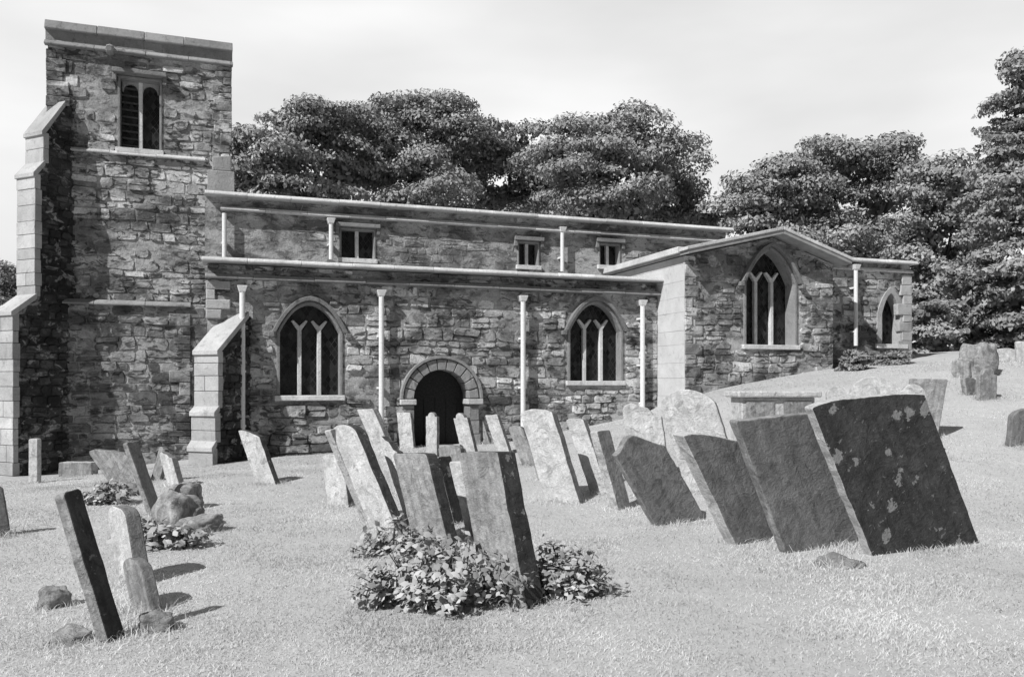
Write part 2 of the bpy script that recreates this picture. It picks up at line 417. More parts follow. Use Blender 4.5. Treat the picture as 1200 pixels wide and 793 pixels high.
def ring(m, outer, inner, y0, y1, mi=0):
    n = len(outer); vs = [(p[0], y0, p[1]) for p in outer]+[(p[0], y0, p[1]) for p in inner]+[(p[0], y1, p[1]) for p in outer]+[(p[0], y1, p[1]) for p in inner]
    fs = []
    for i in range(n-1):
        fs += [(i, i+1, n+i+1, n+i), (2*n+i+1, 2*n+i, 3*n+i, 3*n+i+1), (i+1, i, 2*n+i, 2*n+i+1), (n+i, n+i+1, 3*n+i+1, 3*n+i)]
    fs += [(0, n, 3*n, 2*n), (n-1, 3*n-1, 4*n-1, 2*n-1)]
    m.add(vs, fs, mi)
def xz_xf(o, xf):
    return o
def window(o, v, lights=3, hood=True, deep=.32, sur=.075, mat='dress', name='window', louvre=False, hoodmat='hood', tracery=True, sillmat='coping', label=None, hd=.2):
    uc, w, zb, zs, zt, kind = o
    m = MB()
    outer, inner = arch(*o, d=sur, db=0), arch(*o, d=0, db=0)
    if kind == 'rect': outer = [outer[0], outer[3], outer[2], outer[1]]; inner = [inner[0], inner[3], inner[2], inner[1]]
    ring(m, outer, inner, v-.035, v+deep)
    fr = m.build(name, mat, church, bevel=.012)
    if label: fr['label'] = label
    s = MB(); s.prism([(uc-w/2-sur-.05, zb-.13), (uc+w/2+sur+.05, zb-.13), (uc+w/2+sur+.05, zb-.002), (uc-w/2-sur-.05, zb-.002)], v-.1, v+deep)
    s.build('sill', sillmat, fr, bevel=.015)
    g = MB(); g.prism(arch(*o, d=.02), v+deep-.04, v+deep-.02); g.build('glass', 'glass', fr)
    gv = v+deep-.16
    for i in range(1, lights):
        mu = uc-w/2+w*i/lights; hh = zs+(zt-zs)*.96*math.sqrt(max(0, 1-((mu-uc)/(w/2))**2)) if kind != 'rect' else zt
        t = MB(); b = .05
        
        if kind == 'rect': t.prism([(mu-b, zb), (mu+b, zb), (mu+b, hh), (mu-b, hh)], gv, gv+.12)
        else:                                           # the mullion forks into two plain branches under the arch
            zk = min(zs+.02, hh-.25); lw_ = w/lights*.42; br = min(hh-zk, lw_*1.5)
            t.prism([(mu-b, zb), (mu+b, zb), (mu+b, zk), (mu+b*.9, zk+.05), (mu+lw_, zk+br*.92), (mu+lw_-.05, zk+br), (mu, zk+.16), (mu-lw_+.05, zk+br), (mu-lw_, zk+br*.92), (mu-b*.9, zk+.05), (mu-b, zk)], gv, gv+.12)
        t.build('mullion', sillmat, fr, bevel=.012)
    if tracery and kind != 'rect' and lights > 1:
        t = MB(); lw = w/lights
        for i in range(lights):
            cu = uc-w/2+lw*(i+.5)
            zs2 = zs-.05; a1 = arch(cu, lw-.1, zs2, zs2, zs2+lw*.62, 'pointed', 0, 6)[1:-1]; a2 = arch(cu, lw-.1, zs2, zs2, zs2+lw*.62, 'pointed', .045, 6)[1:-1]
            keep = [k for k in range(len(a1)) if abs(a2[k][0]-uc) < half_at(o, a2[k][1])-.01 or a2[k][1] <= zs]
            if len(keep) > 2: ring(t, [a2[k] for k in keep], [a1[k] for k in keep], gv+.02, gv+.09)
        if t.v: t.build('tracery', mat, fr, bevel=.008)
    if kind == 'rect' and lights > 1 and tracery:
        t = MB(); lw = w/lights; hs = []
        for i in range(lights):
            cu = uc-w/2+lw*(i+.5); hs.append(arch(cu, lw-.12, zt-.42, zt-.27, zt-.07, 'round', 0, 6, 0))
        t.prism([(uc-w/2, zt-.42), (uc+w/2, zt-.42), (uc+w/2, zt), (uc-w/2, zt)], gv+.01, gv+.09, 0,
                [[(a, min(max(b, zt-.419), zt)) for a, b in h] for h in hs]) if False else None
        for h in hs:                                    # spandrels over each round-headed light
            cu = sum(p[0] for p in h)/len(h); a = [p for p in h[1:-1]]
            t.prism([(cu-lw/2+.03, a[0][1])]+a+[(cu+lw/2-.03, a[-1][1]), (cu+lw/2-.03, zt-.005), (cu-lw/2+.03, zt-.005)], gv+.015, gv+.1)
        t.build('tracery', mat, fr)
    if louvre:
        t = MB(); k = zb+.12
        while k < zt-.1:
            t.prism([(uc-w/2+.005, k), (uc-.06, k-.02), (uc-.06, k+.02), (uc-w/2+.005, k+.04)], gv+.03, gv+.11); k += .19
        t.build('louvre', 'louvre', fr)
    if hood:
        t = MB()
        if kind == 'rect':
            a, b = uc-w/2-sur-.06, uc+w/2+sur+.06
            t.prism([(a-.06, zt+sur+.02), (b+.06, zt+sur+.02), (b+.06, zt+sur+.13), (a-.06, zt+sur+.13)], v-hd, v+.02)
            t.prism([(a-.06, zt-.12), (a+.04, zt-.12), (a+.04, zt+sur+.018), (a-.06, zt+sur+.018)], v-hd*.7, v+.02)
            t.prism([(b-.04, zt-.12), (b+.06, zt-.12), (b+.06, zt+sur+.018), (b-.04, zt+sur+.018)], v-hd*.7, v+.02)
        else:
            a1 = arch(uc, w, zs-.05, zs, zt, kind, sur+.02)[1:-1]; a2 = arch(uc, w, zs-.05, zs, zt, kind, sur+.13)[1:-1]
            ring(t, a2, a1, v-hd, v+.02)
            for sg, p in ((-1, a2[0]), (1, a2[-1])): t.box(p[0]-.07, p[0]+.07, v-hd-.01, v+.02, p[1]-.12, p[1])
        t.build('hood_mould', hoodmat, fr, bevel=.015)
    return fr
def course(m, u0, u1, v, z, h=.1, out=.1, slope=.03, back=.05, mi=0):
    """a projecting string course or coping with a weathered top, in separate lengths"""
    n = max(1, int((u1-u0)/1.1)); cuts = [u0+(u1-u0)*i/n+(random.uniform(-.15, .15) if 0 < i < n else 0) for i in range(n+1)]
    for a, b in zip(cuts, cuts[1:]):
        dz, dv = random.uniform(-.006, .006), random.uniform(-.008, .008)
        b -= .006
        ch = max(.03, h-.04)
        vs = [(a, v-out+dv, z-h+dz), (a, v+back, z-h+dz), (a, v+back, z+dz), (a, v-out+dv+min(ch, max(.02, out*.8)), z+dz), (a, v-out+dv, z-h+.04+dz)]
        m.add(vs+[(b,)+p[1:] for p in vs], [(0,1,2,3,4), (9,8,7,6,5), (0,5,6,1), (1,6,7,2), (2,7,8,3), (3,8,9,4), (4,9,5,0)], mi)

# --- aisle
ua0, ua1 = UU(243, 0), UU(768, 0)
def opening(pl, pr, pyb, pys, pyt, v, kind):
    u0, zb = UZ(pl, pyb, v); u1, _ = UZ(pr, pyb, v); uc = (u0+u1)/2
    pc = (pl+pr)/2
    return (uc, u1-u0, UZ(pc, pyb, v)[1], UZ(pc, pys, v)[1], UZ(pc, pyt, v)[1], kind)
w1 = opening(328, 398, 463, 390, 357, 0, 'fourcent'); w2 = opening(668, 727, 446, 388, 356, 0, 'fourcent')
dr = opening(484, 549, 530, 467, 433, 0, 'round')
wall('aisle_wall', ua0, ua1, -1.2, 4.6, 0, .7, [w1, w2, dr], ('rubble', 'mortar'), margin=.15, p=.05, bare=.36)
for a, b in ((ua0-.002, ua0+.6), (ua1-.6, ua1-.002)): m = MB(); m.box(a, b, .7, 5.2, -1.2, 4.58); m.build('aisle_end_wall', 'render', church)
m = MB(); course(m, ua0-.12, ua1+.15, 0, 4.72, .1, .44, .02, .5); m.build('aisle_coping', 'coping', church, bevel=.012)
m = MB(); course(m, ua0-.05, ua1+.06, 0, 4.36, .11, .27, .05, .02); m.build('aisle_string_course', 'dress', church, bevel=.012)
m = MB(); m.add([(ua0, .5, 4.6), (ua1, .5, 4.6), (ua1, 3.0, 5.15), (ua0, 3.0, 5.15), (ua0, .5, 4.4), (ua1, .5, 4.4), (ua1, 3.0, 4.9), (ua0, 3.0, 4.9)],
      [(0,1,2,3), (7,6,5,4), (0,4,5,1), (1,5,6,2), (2,6,7,3), (3,7,4,0)])
m.build('aisle_roof', 'lead', church)
window(w1, 0, 3, hd=.14, tracery=False); window(w2, 0, 3, hd=.14, tracery=False)
# plinth stones
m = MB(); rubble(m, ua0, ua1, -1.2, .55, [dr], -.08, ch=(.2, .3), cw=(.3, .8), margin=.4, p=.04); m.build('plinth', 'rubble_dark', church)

# --- south doorway
uc, w, zb, zs, zt, k = dr
m = MB(); nv = 11
for i in range(nv):                                     # voussoirs, each a wedge
    a0, a1 = math.pi*(i+.04)/nv, math.pi*(i+.96)/nv; r0, r1 = w/2, w/2+.27+random.uniform(-.02, .02)
    kz = (zt-zs)/(w/2)
    pts = [(uc-r0*math.cos(a0), zs+r0*kz*math.sin(a0)), (uc-r1*math.cos(a0), zs+r1*kz*math.sin(a0)), (uc-r1*math.cos(a1), zs+r1*kz*math.sin(a1)), (uc-r0*math.cos(a1), zs+r0*kz*math.sin(a1))]
    m.prism(pts, -.1-random.uniform(0, .02), .4)
dw = m.build('doorway', 'dress', church, bevel=.015)
m = MB(); ring(m, arch(uc, w, zs, zs, zt, 'round', .36)[1:-1], arch(uc, w, zs, zs, zt, 'round', .285)[1:-1], -.16, .02); m.build('hood_mould', 'dress', dw, bevel=.012)
for sg in (-1, 1):
    m = MB(); z = zb-1
    while z < zs-.16:
        h = min(random.uniform(.28, .42), zs-.16-z); ww = random.uniform(.24, .36); a, b = sorted((uc+sg*(w/2-.01), uc+sg*(w/2+ww)))
        m.box(a, b, -.09-random.uniform(0, .02), .4, z+.006, z+h-.006); z += h
    m.build('jamb', 'dress', dw, bevel=.015)
    m = MB(); a, b = sorted((uc+sg*(w/2-.06), uc+sg*(w/2+.36))); m.box(a, b, -.17, .4, zs-.15, zs-.01); m.build('impost', 'coping', dw, bevel=.02)
m = MB(); m.prism(arch(uc, w, zb-1, zs, zt, 'round', .02, db=0), .6, .66)
for i in range(5): m.box(uc-w/2+w*(i+.5)/5-.012, uc-w/2+w*(i+.5)/5+.012, .58, .6, zb-.6, zs)
m.build('door', 'door', dw)

# --- downpipes
def pipe(px, v, pyt, pyb, r=.066, hopper=True, out=.2, group=None):
    u, zt = UZ(px, pyt, v-out); _, zb = UZ(px, pyb, v-out)
    m = MB(); m.tube([(u, v-out, zb), (u, v-out, zt)], r, 12)
    o = m.build('downpipe', 'pipe', church)
    if hopper:
        h = MB(); h.add([(u-.07, v-out-.07, zt), (u+.07, v-out-.07, zt), (u+.07, v, zt), (u-.07, v, zt), (u-.12, v-out-.1, zt+.15), (u+.12, v-out-.1, zt+.15), (u+.12, v, zt+.15), (u-.12, v, zt+.15)],
              [(0,3,2,1), (4,5,6,7), (0,1,5,4), (1,2,6,5), (2,3,7,6), (3,0,4,7)])
        h.build('hopper', 'pipe', o, bevel=.012)
    k = zb+.4
    while k < zt-.2:
        b = MB(); b.box(u-r-.02, u+r+.02, v-out+.0, v+.0, k, k+.05); b.build('pipe_bracket', 'pipe', o); k += 1.3
    return o
for px, a, b in ((284, 342, 520), (447, 347, 535), (613, 353, 530), (753, 358, 500)): pipe(px, 0, a, b)

# --- clerestory
VC = 3.0
uc0, uc1 = UU(240, VC), UU(850, VC)
c1 = opening(608, 630, 311, 286, 285, VC, 'rect'); c2 = opening(703, 725, 311, 288, 287, VC, 'rect'); c3 = opening(400, 438, 303, 271, 270, VC, 'rect')
wall('clerestory_wall', uc0, uc1, 4.6, 6.84, VC, .6, [c1, c2, c3], ('render', 'render'), ch=(.16, .3), cw=(.25, .7), p=.018, bare=-.12)
for c in (c1, c2, c3): window(c, VC, 2, hood=True, tracery=False, sur=.05, hd=.16, deep=.3)
m = MB(); course(m, uc0, uc1+.1, VC, 6.92, .11, .38, .02, .5); m.build('nave_coping', 'coping', church, bevel=.012)
m = MB(); course(m, uc0+.4, uc1, VC, 6.56, .1, .22, .04, .02); m.build('nave_string_course', 'coping', church, bevel=.012)
for px, a, b in ((263, 250, 303), (388, 262, 304), (659, 272, 318)): pipe(px, VC, a, b, .06, px != 263)
m = MB(); m.add([(uc0, VC+.3, 6.7), (uc1, VC+.3, 6.7), (uc1, VC+3.2, 7.25), (uc0, VC+3.2, 7.25), (uc1, VC+6.2, 6.7), (uc0, VC+6.2, 6.7), (uc0, VC+.3, 6.4), (uc1, VC+.3, 6.4), (uc1, VC+6.2, 6.4), (uc0, VC+6.2, 6.4)],
      [(0,1,2,3), (3,2,4,5), (6,9,8,7), (1,7,8,4,2), (0,3,5,9,6), (0,6,7,1), (5,4,8,9)])
m.build('nave_roof', 'lead', church)
m = MB(); m.box(uc0, uc1, VC+5.8, VC+6.4, 0, 6.5); m.box(uc1-.6, uc1, VC+.6, VC+5.8, 0, 6.5); m.build('nave_wall', 'render', church)

# --- tower
VT = 3.15
ut0, ut1 = UU(56, VT), UU(270, VT); td = 4.5; ZT = UZ(57, 24, VT)[1]
TK = (ZT-CAMZ)/(10.36-CAMZ); TZ = lambda z: CAMZ+(z-CAMZ)*TK
bw_ = opening(141, 187, 175, 112, 94, VT, 'rect')
wall('tower_wall', ut0, ut1, TZ(3.78), TZ(9.9), VT, .8, [bw_], ('rubble', 'mortar'), margin=.1, p=.045, ch=(.14, .36), bare=.3)
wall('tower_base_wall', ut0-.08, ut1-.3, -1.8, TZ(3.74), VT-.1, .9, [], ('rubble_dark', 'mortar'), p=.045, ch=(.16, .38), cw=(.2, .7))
m = MB(); m.box(ut0, ut0+.8, VT+.8, VT+td, -1.8, TZ(9.9)); m.box(ut1-.8, ut1, VT+.8, VT+td, -1.8, TZ(9.9)); m.box(ut0+.8, ut1-.8, VT+td-.8, VT+td-.01, -1.8, TZ(9.88)); m.build('tower_core', 'render', church)
m = MB()
for side in range(4):
    q = MB()
    if side % 2 == 0: q.box(ut0-.05, ut1+.05, (VT-.05 if side == 0 else VT+td-.3), (VT+.3 if side == 0 else VT+td+.05), TZ(9.86), ZT-.22)
    else: q.box((ut0-.05 if side == 1 else ut1-.3), (ut0+.3 if side == 1 else ut1+.05), VT+.302, VT+td-.302, TZ(9.86), ZT-.22)
    m.v, o = m.v, len(m.v); m.add(q.v, q.f)
m.build('parapet', 'dress', church, bevel=.015)
m = MB(); course(m, ut0-.06, ut1+.06, VT-.05, ZT, .26, .12, .06, .4); course(m, ut0-.06, ut1+.06, VT+td-.35, ZT, .26, -.02, .0, .5)
m.box(ut0-.055, ut0+.35, VT+.36, VT+td-.34, ZT-.24, ZT-.02); m.box(ut1-.35, ut1+.055, VT+.36, VT+td-.34, ZT-.24, ZT-.02)
m.build('tower_coping', 'dress', church, bevel=.02)
m = MB(); course(m, ut0-.07, ut1+.07, VT, TZ(9.88), .13, .17, .06, .02); m.build('tower_string_course', 'dress', church, bevel=.015)
m = MB(); course(m, ut0+.1, UU(241, VT), VT, TZ(7.4), .1, .13, .05, .02); m.build('tower_string_course', 'coping', church, bevel=.012)
m = MB(); course(m, ut0-.1, UU(224, VT), VT-.1, TZ(3.78), .14, .14, .08, .15); m.build('tower_string_course', 'dress', church, bevel=.012)
m = MB(); m.box(ut0+.35, ut1-.35, VT+.35, VT+td-.35, TZ(9.7), TZ(9.85)); m.build('tower_roof', 'lead', church)
window(bw_, VT, 2, hood=True, louvre=True, sur=.06, hd=.26, name='belfry_window', deep=.36)
# waterspout under the parapet
u, z = UZ(128, 62, VT-.2)
m = MB(); m.tube([(u, VT+.05, z+.12), (u+.02, VT-.25, z+.1), (u+.03, VT-.62, z-.02)], [.13, .11, .07], 8); m.build('waterspout', 'dress', church)
# SE corner pilaster and quoins
m = MB(); a, b = UU(243, VT-.12), ut1+.1
m.prism([(a, 3), (b, 3), (b, TZ(7.1)), (a, TZ(7.1))], VT-.14, VT-.01); m.prism([(a+.12, TZ(7.1)), (b-.07, TZ(7.1)), (b-.07, TZ(7.5)), (a+.12, TZ(7.45))], VT-.1, VT-.01)
m.build('corner_pilaster', 'dress', church, bevel=.03)
def quoins(name, u, v, z0, z1, sg, mat):
    m = MB(); z = z0; i = 0
    while z < z1-.1:
        h = min(random.uniform(.16, .36), z1-z); w = (.46 if i % 2 else .26)+random.uniform(-.09, .09)
        a, b = sorted((u-sg*.03, u+sg*w)); k = len(m.v); m.box(a, b, v-.06-random.uniform(0, .02), v+.1, z+.006, z+h-.006); z += h; i += 1
        m.v[k:] = [(x+random.uniform(-.012, .012), y+random.uniform(-.006, .006), q+random.uniform(-.01, .01)) for x, y, q in m.v[k:]]
    return m.build(name, mat, church, bevel=.02)
quoins('quoin', ut0, VT, TZ(3.85), TZ(9.74), 1, 'rubble'); quoins('quoin', ut1, VT, TZ(7.75), TZ(9.74), -1, 'rubble'); quoins('quoin', UU(222, VT-.1), VT-.1, -1, TZ(3.6), -1, 'rubble_dark')
quoins('quoin', ua0, 0, 3.3, 4.2, 1, 'ashlar'); quoins('quoin', ua1, 0, -.5, 4.2, -1, 'rubble')

# --- diagonal buttresses: profile (out, z) extruded sideways
def buttress(P, dirang, prof, wid, zbase, stages):
    """P church coords of the axis at the wall, dirang direction outwards (radians in church xy)"""
    XF = Matrix.Translation((P[0], P[1], 0)) @ Matrix.Rotation(dirang, 4, 'Z')
    m = MB(); m.prism(prof, -wid/2+.03, wid/2-.03); m.xform(XF); o = m.build('buttress', 'shade_rubble', church)
    rr = random.Random(int(P[0]*100))
    def pmax(z):
        for p, z0, z1 in stages:
            if z <= z0: return p
        p, z0, z1 = stages[-1]; return p*max(0, (z1-z)/(z1-z0))
    for sg in (1, -1):                                   # rubble flanks, their shade put into the near-black stone colour
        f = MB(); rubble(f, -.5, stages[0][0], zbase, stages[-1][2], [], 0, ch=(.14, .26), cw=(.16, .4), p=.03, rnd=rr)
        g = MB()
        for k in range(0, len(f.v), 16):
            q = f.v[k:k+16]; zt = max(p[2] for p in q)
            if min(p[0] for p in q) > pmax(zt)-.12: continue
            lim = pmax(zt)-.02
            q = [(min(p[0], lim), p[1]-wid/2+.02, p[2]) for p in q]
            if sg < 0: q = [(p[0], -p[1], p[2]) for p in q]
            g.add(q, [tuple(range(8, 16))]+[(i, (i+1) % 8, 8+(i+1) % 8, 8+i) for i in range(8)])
        g.xform(XF); g.build('buttress_flank', 'shade_rubble', o)
    g = MB(); z = zbase; si = 0                          # squared pale stones on the outer face
    while z < stages[-1][1]-.05:
        p, z0, z1 = stages[si]
        if z >= z0-.02: z = z1; si += 1; continue
        h = min(rr.uniform(.26, .42), z0-z); d = rr.uniform(0, .02)
        if z0-(z+h) < .12: h = z0-z
        cut = rr.choice([None, None, rr.uniform(-.1, .1)])
        for ya, yb in ([(-wid/2-.035, wid/2+.035)] if cut is None else [(-wid/2-.035, cut-.004), (cut+.004, wid/2+.035)]):
            g.box(p-rr.uniform(.1, .16), p+.03+d, ya, yb, z+.005, z+h-.005)
        z += h
    for i, (p, z0, z1) in enumerate(stages):             # sloping weathering stones
        nx = stages[i+1][0] if i+1 < len(stages) else 0.0
        a = math.hypot(p-nx, z1-z0); tx, tz = (p-nx)/a, (z0-z1)/a; y = wid/2+.05
        e = [(nx-.02, z1+.0), (p+.09, z0+.0+.09*tz/tx if tx else z0), (p+.09-.1*0, z0+.09*tz/max(tx, .1)+.07), (nx-.02, z1+.08)]
        e = [(nx-.01, z1-.06), (p+.02, z0-.08), (p+.09, z0-.08), (p+.09, z0+.02), (nx-.01, z1+.09)]
        g.prism(e, -y, y)
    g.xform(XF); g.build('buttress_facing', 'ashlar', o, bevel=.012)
    return o
def but_profile(stages, zb):
    """stages: list of (projection, z_bottom_of_weathering, z_top_of_weathering) from the ground up"""
    pts = [(-.6, zb)]; pts.append((stages[0][0], zb))
    for i, (p, z0, z1) in enumerate(stages):
        nxt = stages[i+1][0] if i+1 < len(stages) else -.0
        pts.append((p, z0))
        if z0 > zb+.1: pts += [(p-.02, z0)]
        pts.append((nxt, z1-.04))
    pts.append((-.6, stages[-1][2])); return pts
DA = math.atan2(-1, -1)
st = [(1.35, TZ(3.35), TZ(3.75)), (.78, TZ(6.55), TZ(6.85)), (.55, TZ(7.55), TZ(8.35))]
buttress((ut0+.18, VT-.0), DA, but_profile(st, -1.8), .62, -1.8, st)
P = Vector(at(290, 450, 20.51)) ; rel = P-ORG; pu, pv = rel.dot(E), rel.dot(-N)
st = [(1.2, .3, .42), (1.12, 1.1, 1.2), (1.02, 2.5, 3.4)]
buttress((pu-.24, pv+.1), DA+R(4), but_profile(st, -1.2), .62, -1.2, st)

# --- south chapel with its low gable
VS = -1.48
us0, us1 = UU(803, VS), UU(976, VS)
zeL = UZ(803, 291, VS)[1]; zpk = UZ(903, 270, VS)[1]; zeR = UZ(965, 301, VS)[1]; upk = UU(905, VS); zeL -= .2; zpk -= .2; zeR -= .2
ch = opening(874, 931, 404, 332, 293, VS, 'pointed')
def topf(u): return zeL+(zpk-zeL)*(u-us0)/(upk-us0) if u < upk else zpk+(zeR-zpk)*(u-upk)/(us1-upk)
wall('chapel_wall', us0, us1, .2, zpk, VS, .6, [ch], ('rubble', 'mortar'), outline=[(us0, .2), (us1, .2), (us1, zeR), (upk, zpk), (us0, zeL)], top=topf, p=.04, bare=.26)
window(ch, VS, 3, hood=True, sur=.08, deep=.45, hd=.16, tracery=False)
m = MB(); VE = VC+.0                                           # pale ashlar west wall, coursed
rw = random.Random(3); z = .2
while z < zeL-.02:
    h = min(rw.uniform(.36, .5), zeL-z); v = VS; 
    while v < VE:
        l = min(rw.uniform(.6, 1.1), VE-v); d = rw.uniform(0, .012); m.box(us0-.035-d, us0+.3, v+.002-(.03 if v == VS else 0), v+l-.002, z+.002, z+h-.002); v += l
    z += h
m.box(us0+.0, us0+.4, VS+.55, VE, .2, zeL-.01); m.box(us1-.5, us1, VS+.62, VE, .2, zeR-.01)
m.build('chapel_west_wall', 'limewash', church, bevel=.005)
m = MB()
def slab(m, a, b, v0, v1, t):
    vs = [(a[0], v0, a[1]), (b[0], v0, b[1]), (b[0], v0, b[1]+t), (a[0], v0, a[1]+t)]
    m.add(vs+[(p[0], v1, p[2]) for p in vs], [(0,1,2,3), (7,6,5,4), (0,4,5,1), (1,5,6,2), (2,6,7,3), (3,7,4,0)])
sl = (zpk-zeL)/(upk-us0); sr = (zeR-zpk)/(us1-upk)
slab(m, (us0-.2, zeL-.2*sl+.03), (upk-.004, zpk+.03), VS-.5, VE+1.5, .1); slab(m, (upk+.004, zpk+.03), (us1+.25, zeR+.25*sr+.03), VS-.5, VE+1.5, .1)
m.build('chapel_roof', 'lead', church, bevel=.01)
m = MB(); slab(m, (us0-.26, zeL-.26*sl+.135), (upk-.004, zpk+.135), VS-.53, VS-.1, .09); slab(m, (upk+.004, zpk+.135), (us1+.28, zeR+.28*sr+.135), VS-.53, VS-.1, .09); m.build('gable_coping', 'coping', church, bevel=.015)
m = MB(); m.box(us0-.28, us0+.02, VS-.09, VE+.4, zeL+.05, zeL+.22); m.build('chapel_west_coping', 'coping', church, bevel=.015)

# --- chancel
VH = -.75
uh0, uh1 = us1-.3, UU(1066, VH); zh = UZ(1020, 304, VH)[1]
lw = opening(1033, 1054, 403, 368, 344, VH, 'pointed')
wall('chancel_wall', uh0+.35, uh1, .8, zh-.08, VH, .6, [lw], ('rubble', 'mortar'), p=.045)
window(lw, VH, 1, hood=False, sur=.2, deep=.34, mat='ashlar', name='lancet_window')
m = MB(); course(m, uh0+.32, uh1+.12, VH, zh, .11, .26, .02, .5); m.build('chancel_coping', 'coping', church, bevel=.012)
m = MB(); course(m, uh0+.36, uh1+.05, VH, zh-.26, .1, .12, .04, .02); m.build('chancel_string_course', 'coping', church, bevel=.012)
m = MB(); m.box(uh1-.6, uh1-.01, VH+.6, VH+6, .8, zh-.1); m.box(uh0, uh1-.61, VH+5.4, VH+6, .8, zh-.1); m.build('chancel_end_wall', 'render', church)
m = MB(); slab(m, (uh0, zh-.1), (uh1, zh-.1), VH+.5, VH+6, .06); m.build('chancel_roof', 'lead', church)
pipe(1003, VH, 316, 405, .06, True)
quoins('quoin', uh1, VH, 1.5, zh-.4, -1, 'ashlar'); quoins('quoin', us0+.0, VS, .6, zeL-.12, 1, 'rubble')

# ------------------------------------------------------------------ gravestones
def profile(kind, w, h):
    x = w/2; P = []
    arc = lambda cx, cz, r, a0, a1, n, ry=None: [(cx+r*math.cos(R(a0+(a1-a0)*i/n)), cz+(ry or r)*math.sin(R(a0+(a1-a0)*i/n))) for i in range(n+1)]
    if kind == 'round': P = arc(0, h-x*.7, x, 0, 180, 16, x*.7)
    elif kind == 'flat': P = arc(0, h-x*.1, x, 0, 180, 14, x*.1)
    elif kind == 'low': P = arc(0, h-x*.3, x, 0, 180, 14, x*.3)
    elif kind == 'shoulder': s = h-w*.3; P = [(x, s-.02), (x*.97, s)]+[(x*.68, s)]+arc(0, s, x*.62, 0, 180, 14, w*.3)+[(-x*.68, s), (-x*.97, s), (-x, s-.02)]
    elif kind == 'ogee':
        s = h-w*.34
        P = [(x, s)]+[(x*(1-t), s+(h-s)*(3*t*t-2*t**3)) for t in [i/10 for i in range(1, 10)]]+[(0, h)]+[(-x*t, s+(h-s)*(3*(1-t)**2-2*(1-t)**3)) for t in [i/10 for i in range(1, 10)]]+[(-x, s)]
    elif kind == 'scroll':
        s = h-w*.2
        P = [(x, s-.05)]+arc(x*.78, s, x*.22, 0, 160, 6)+arc(0, s+.0, x*.5, 8, 172, 12, w*.2)+arc(-x*.78, s, x*.22, 20, 180, 6)+[(-x, s-.05)]
    elif kind == 'swept': P = [(x, h*.84)]+[(x-w*t, h*.84+(h*.16)*math.sin(t*math.pi*.55)**1.0*(1 if t < .8 else 1)) for t in [i/12 for i in range(1, 12)]]+[(-x, h*.99)]
    elif kind == 'broken': P = [(x, h*.8), (x*.6, h*.83), (x*.3, h*.93), (-x*.1, h*.95), (-x*.5, h), (-x*.9, h*.96), (-x, h*.9)]
    else: P = [(x, h-.02), (x-.02, h), (-x+.02, h), (-x, h-.02)]
    return P
ORDER = {}
def headstone(label, bx, by, H, Wp, T, yaw, roll, pitch, kind, face, body, name='headstone', cat='gravestone', group='leaning gravestones in the churchyard', sink=.45, part=None, Y=None, chip=.014, skew=None):
    p = hit(bx, by)
    if Y: p = Vector(((bx-600)/F*Y, Y, gz((bx-600)/F*Y, Y)))
    ya = R(yaw); nrm = Vector((math.sin(ya), -math.cos(ya))); vd = Vector((-p.x, -p.y)).normalized()
    fo = max(.22, abs(nrm.dot(vd)))
    sc = p.y/F
    w = Wp*sc/fo*1.0; h = H*sc/math.cos(R(roll))/max(.5, math.cos(R(pitch)))
    if h+.2 < sink: pass
    sk = math.tan(R(roll))*(.85 if skew is None else skew)
    out = [(-w/2, -sink), (w/2, -sink)] + [(a, z+a*sk*min(1, z/h)) for a, z in profile(kind, w, h)]
    # resample the outline and wear it
    seed = abs(hash(label)) % 1000 if False else sum(ord(c)*(i+1) for i, c in enumerate(label)) % 997
    pts = []
    for i, a in enumerate(out):
        b = out[(i+1) % len(out)]; d = math.dist(a, b); n = max(1, int(d/.05)) if i != 0 else 1
        for k in range(n): pts.append((a[0]+(b[0]-a[0])*k/n, a[1]+(b[1]-a[1])*k/n))
    ww = []
    for (a, z) in pts:
        q = mnoise.noise(Vector((a*5+seed, z*5, seed*.3)))*chip+mnoise.noise(Vector((a*22+seed, z*22, seed*.3)))*chip*.4
        l = math.hypot(a, z-h*.5) or 1
        ww.append((a+a/l*q, z+(z-h*.5)/l*q))
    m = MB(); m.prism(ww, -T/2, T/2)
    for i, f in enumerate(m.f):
        if len(f) == 3: m.m[i] = 1 if all(m.v[j][1] < 0 for j in f) else 0  # face and edges toned apart to imitate lit and shaded sides
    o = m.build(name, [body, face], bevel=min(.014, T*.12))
    bm = bmesh.new(); bm.from_mesh(o.data); bmesh.ops.dissolve_limit(bm, angle_limit=R(1), verts=bm.verts, edges=[e for e in bm.edges if len(e.link_faces) == 2 and all(len(f.verts) == 3 for f in e.link_faces)], delimit={'MATERIAL'}); bm.to_mesh(o.data); bm.free()
    o.matrix_world = Matrix.Translation(p) @ Matrix.Rotation(ya, 4, 'Z') @ Matrix.Rotation(R(roll), 4, 'Y') @ Matrix.Rotation(R(-pitch), 4, 'X')
    tag(o, label, cat, group)
    return o, w, h
def H_(*a, **k): return headstone(*a, **k)
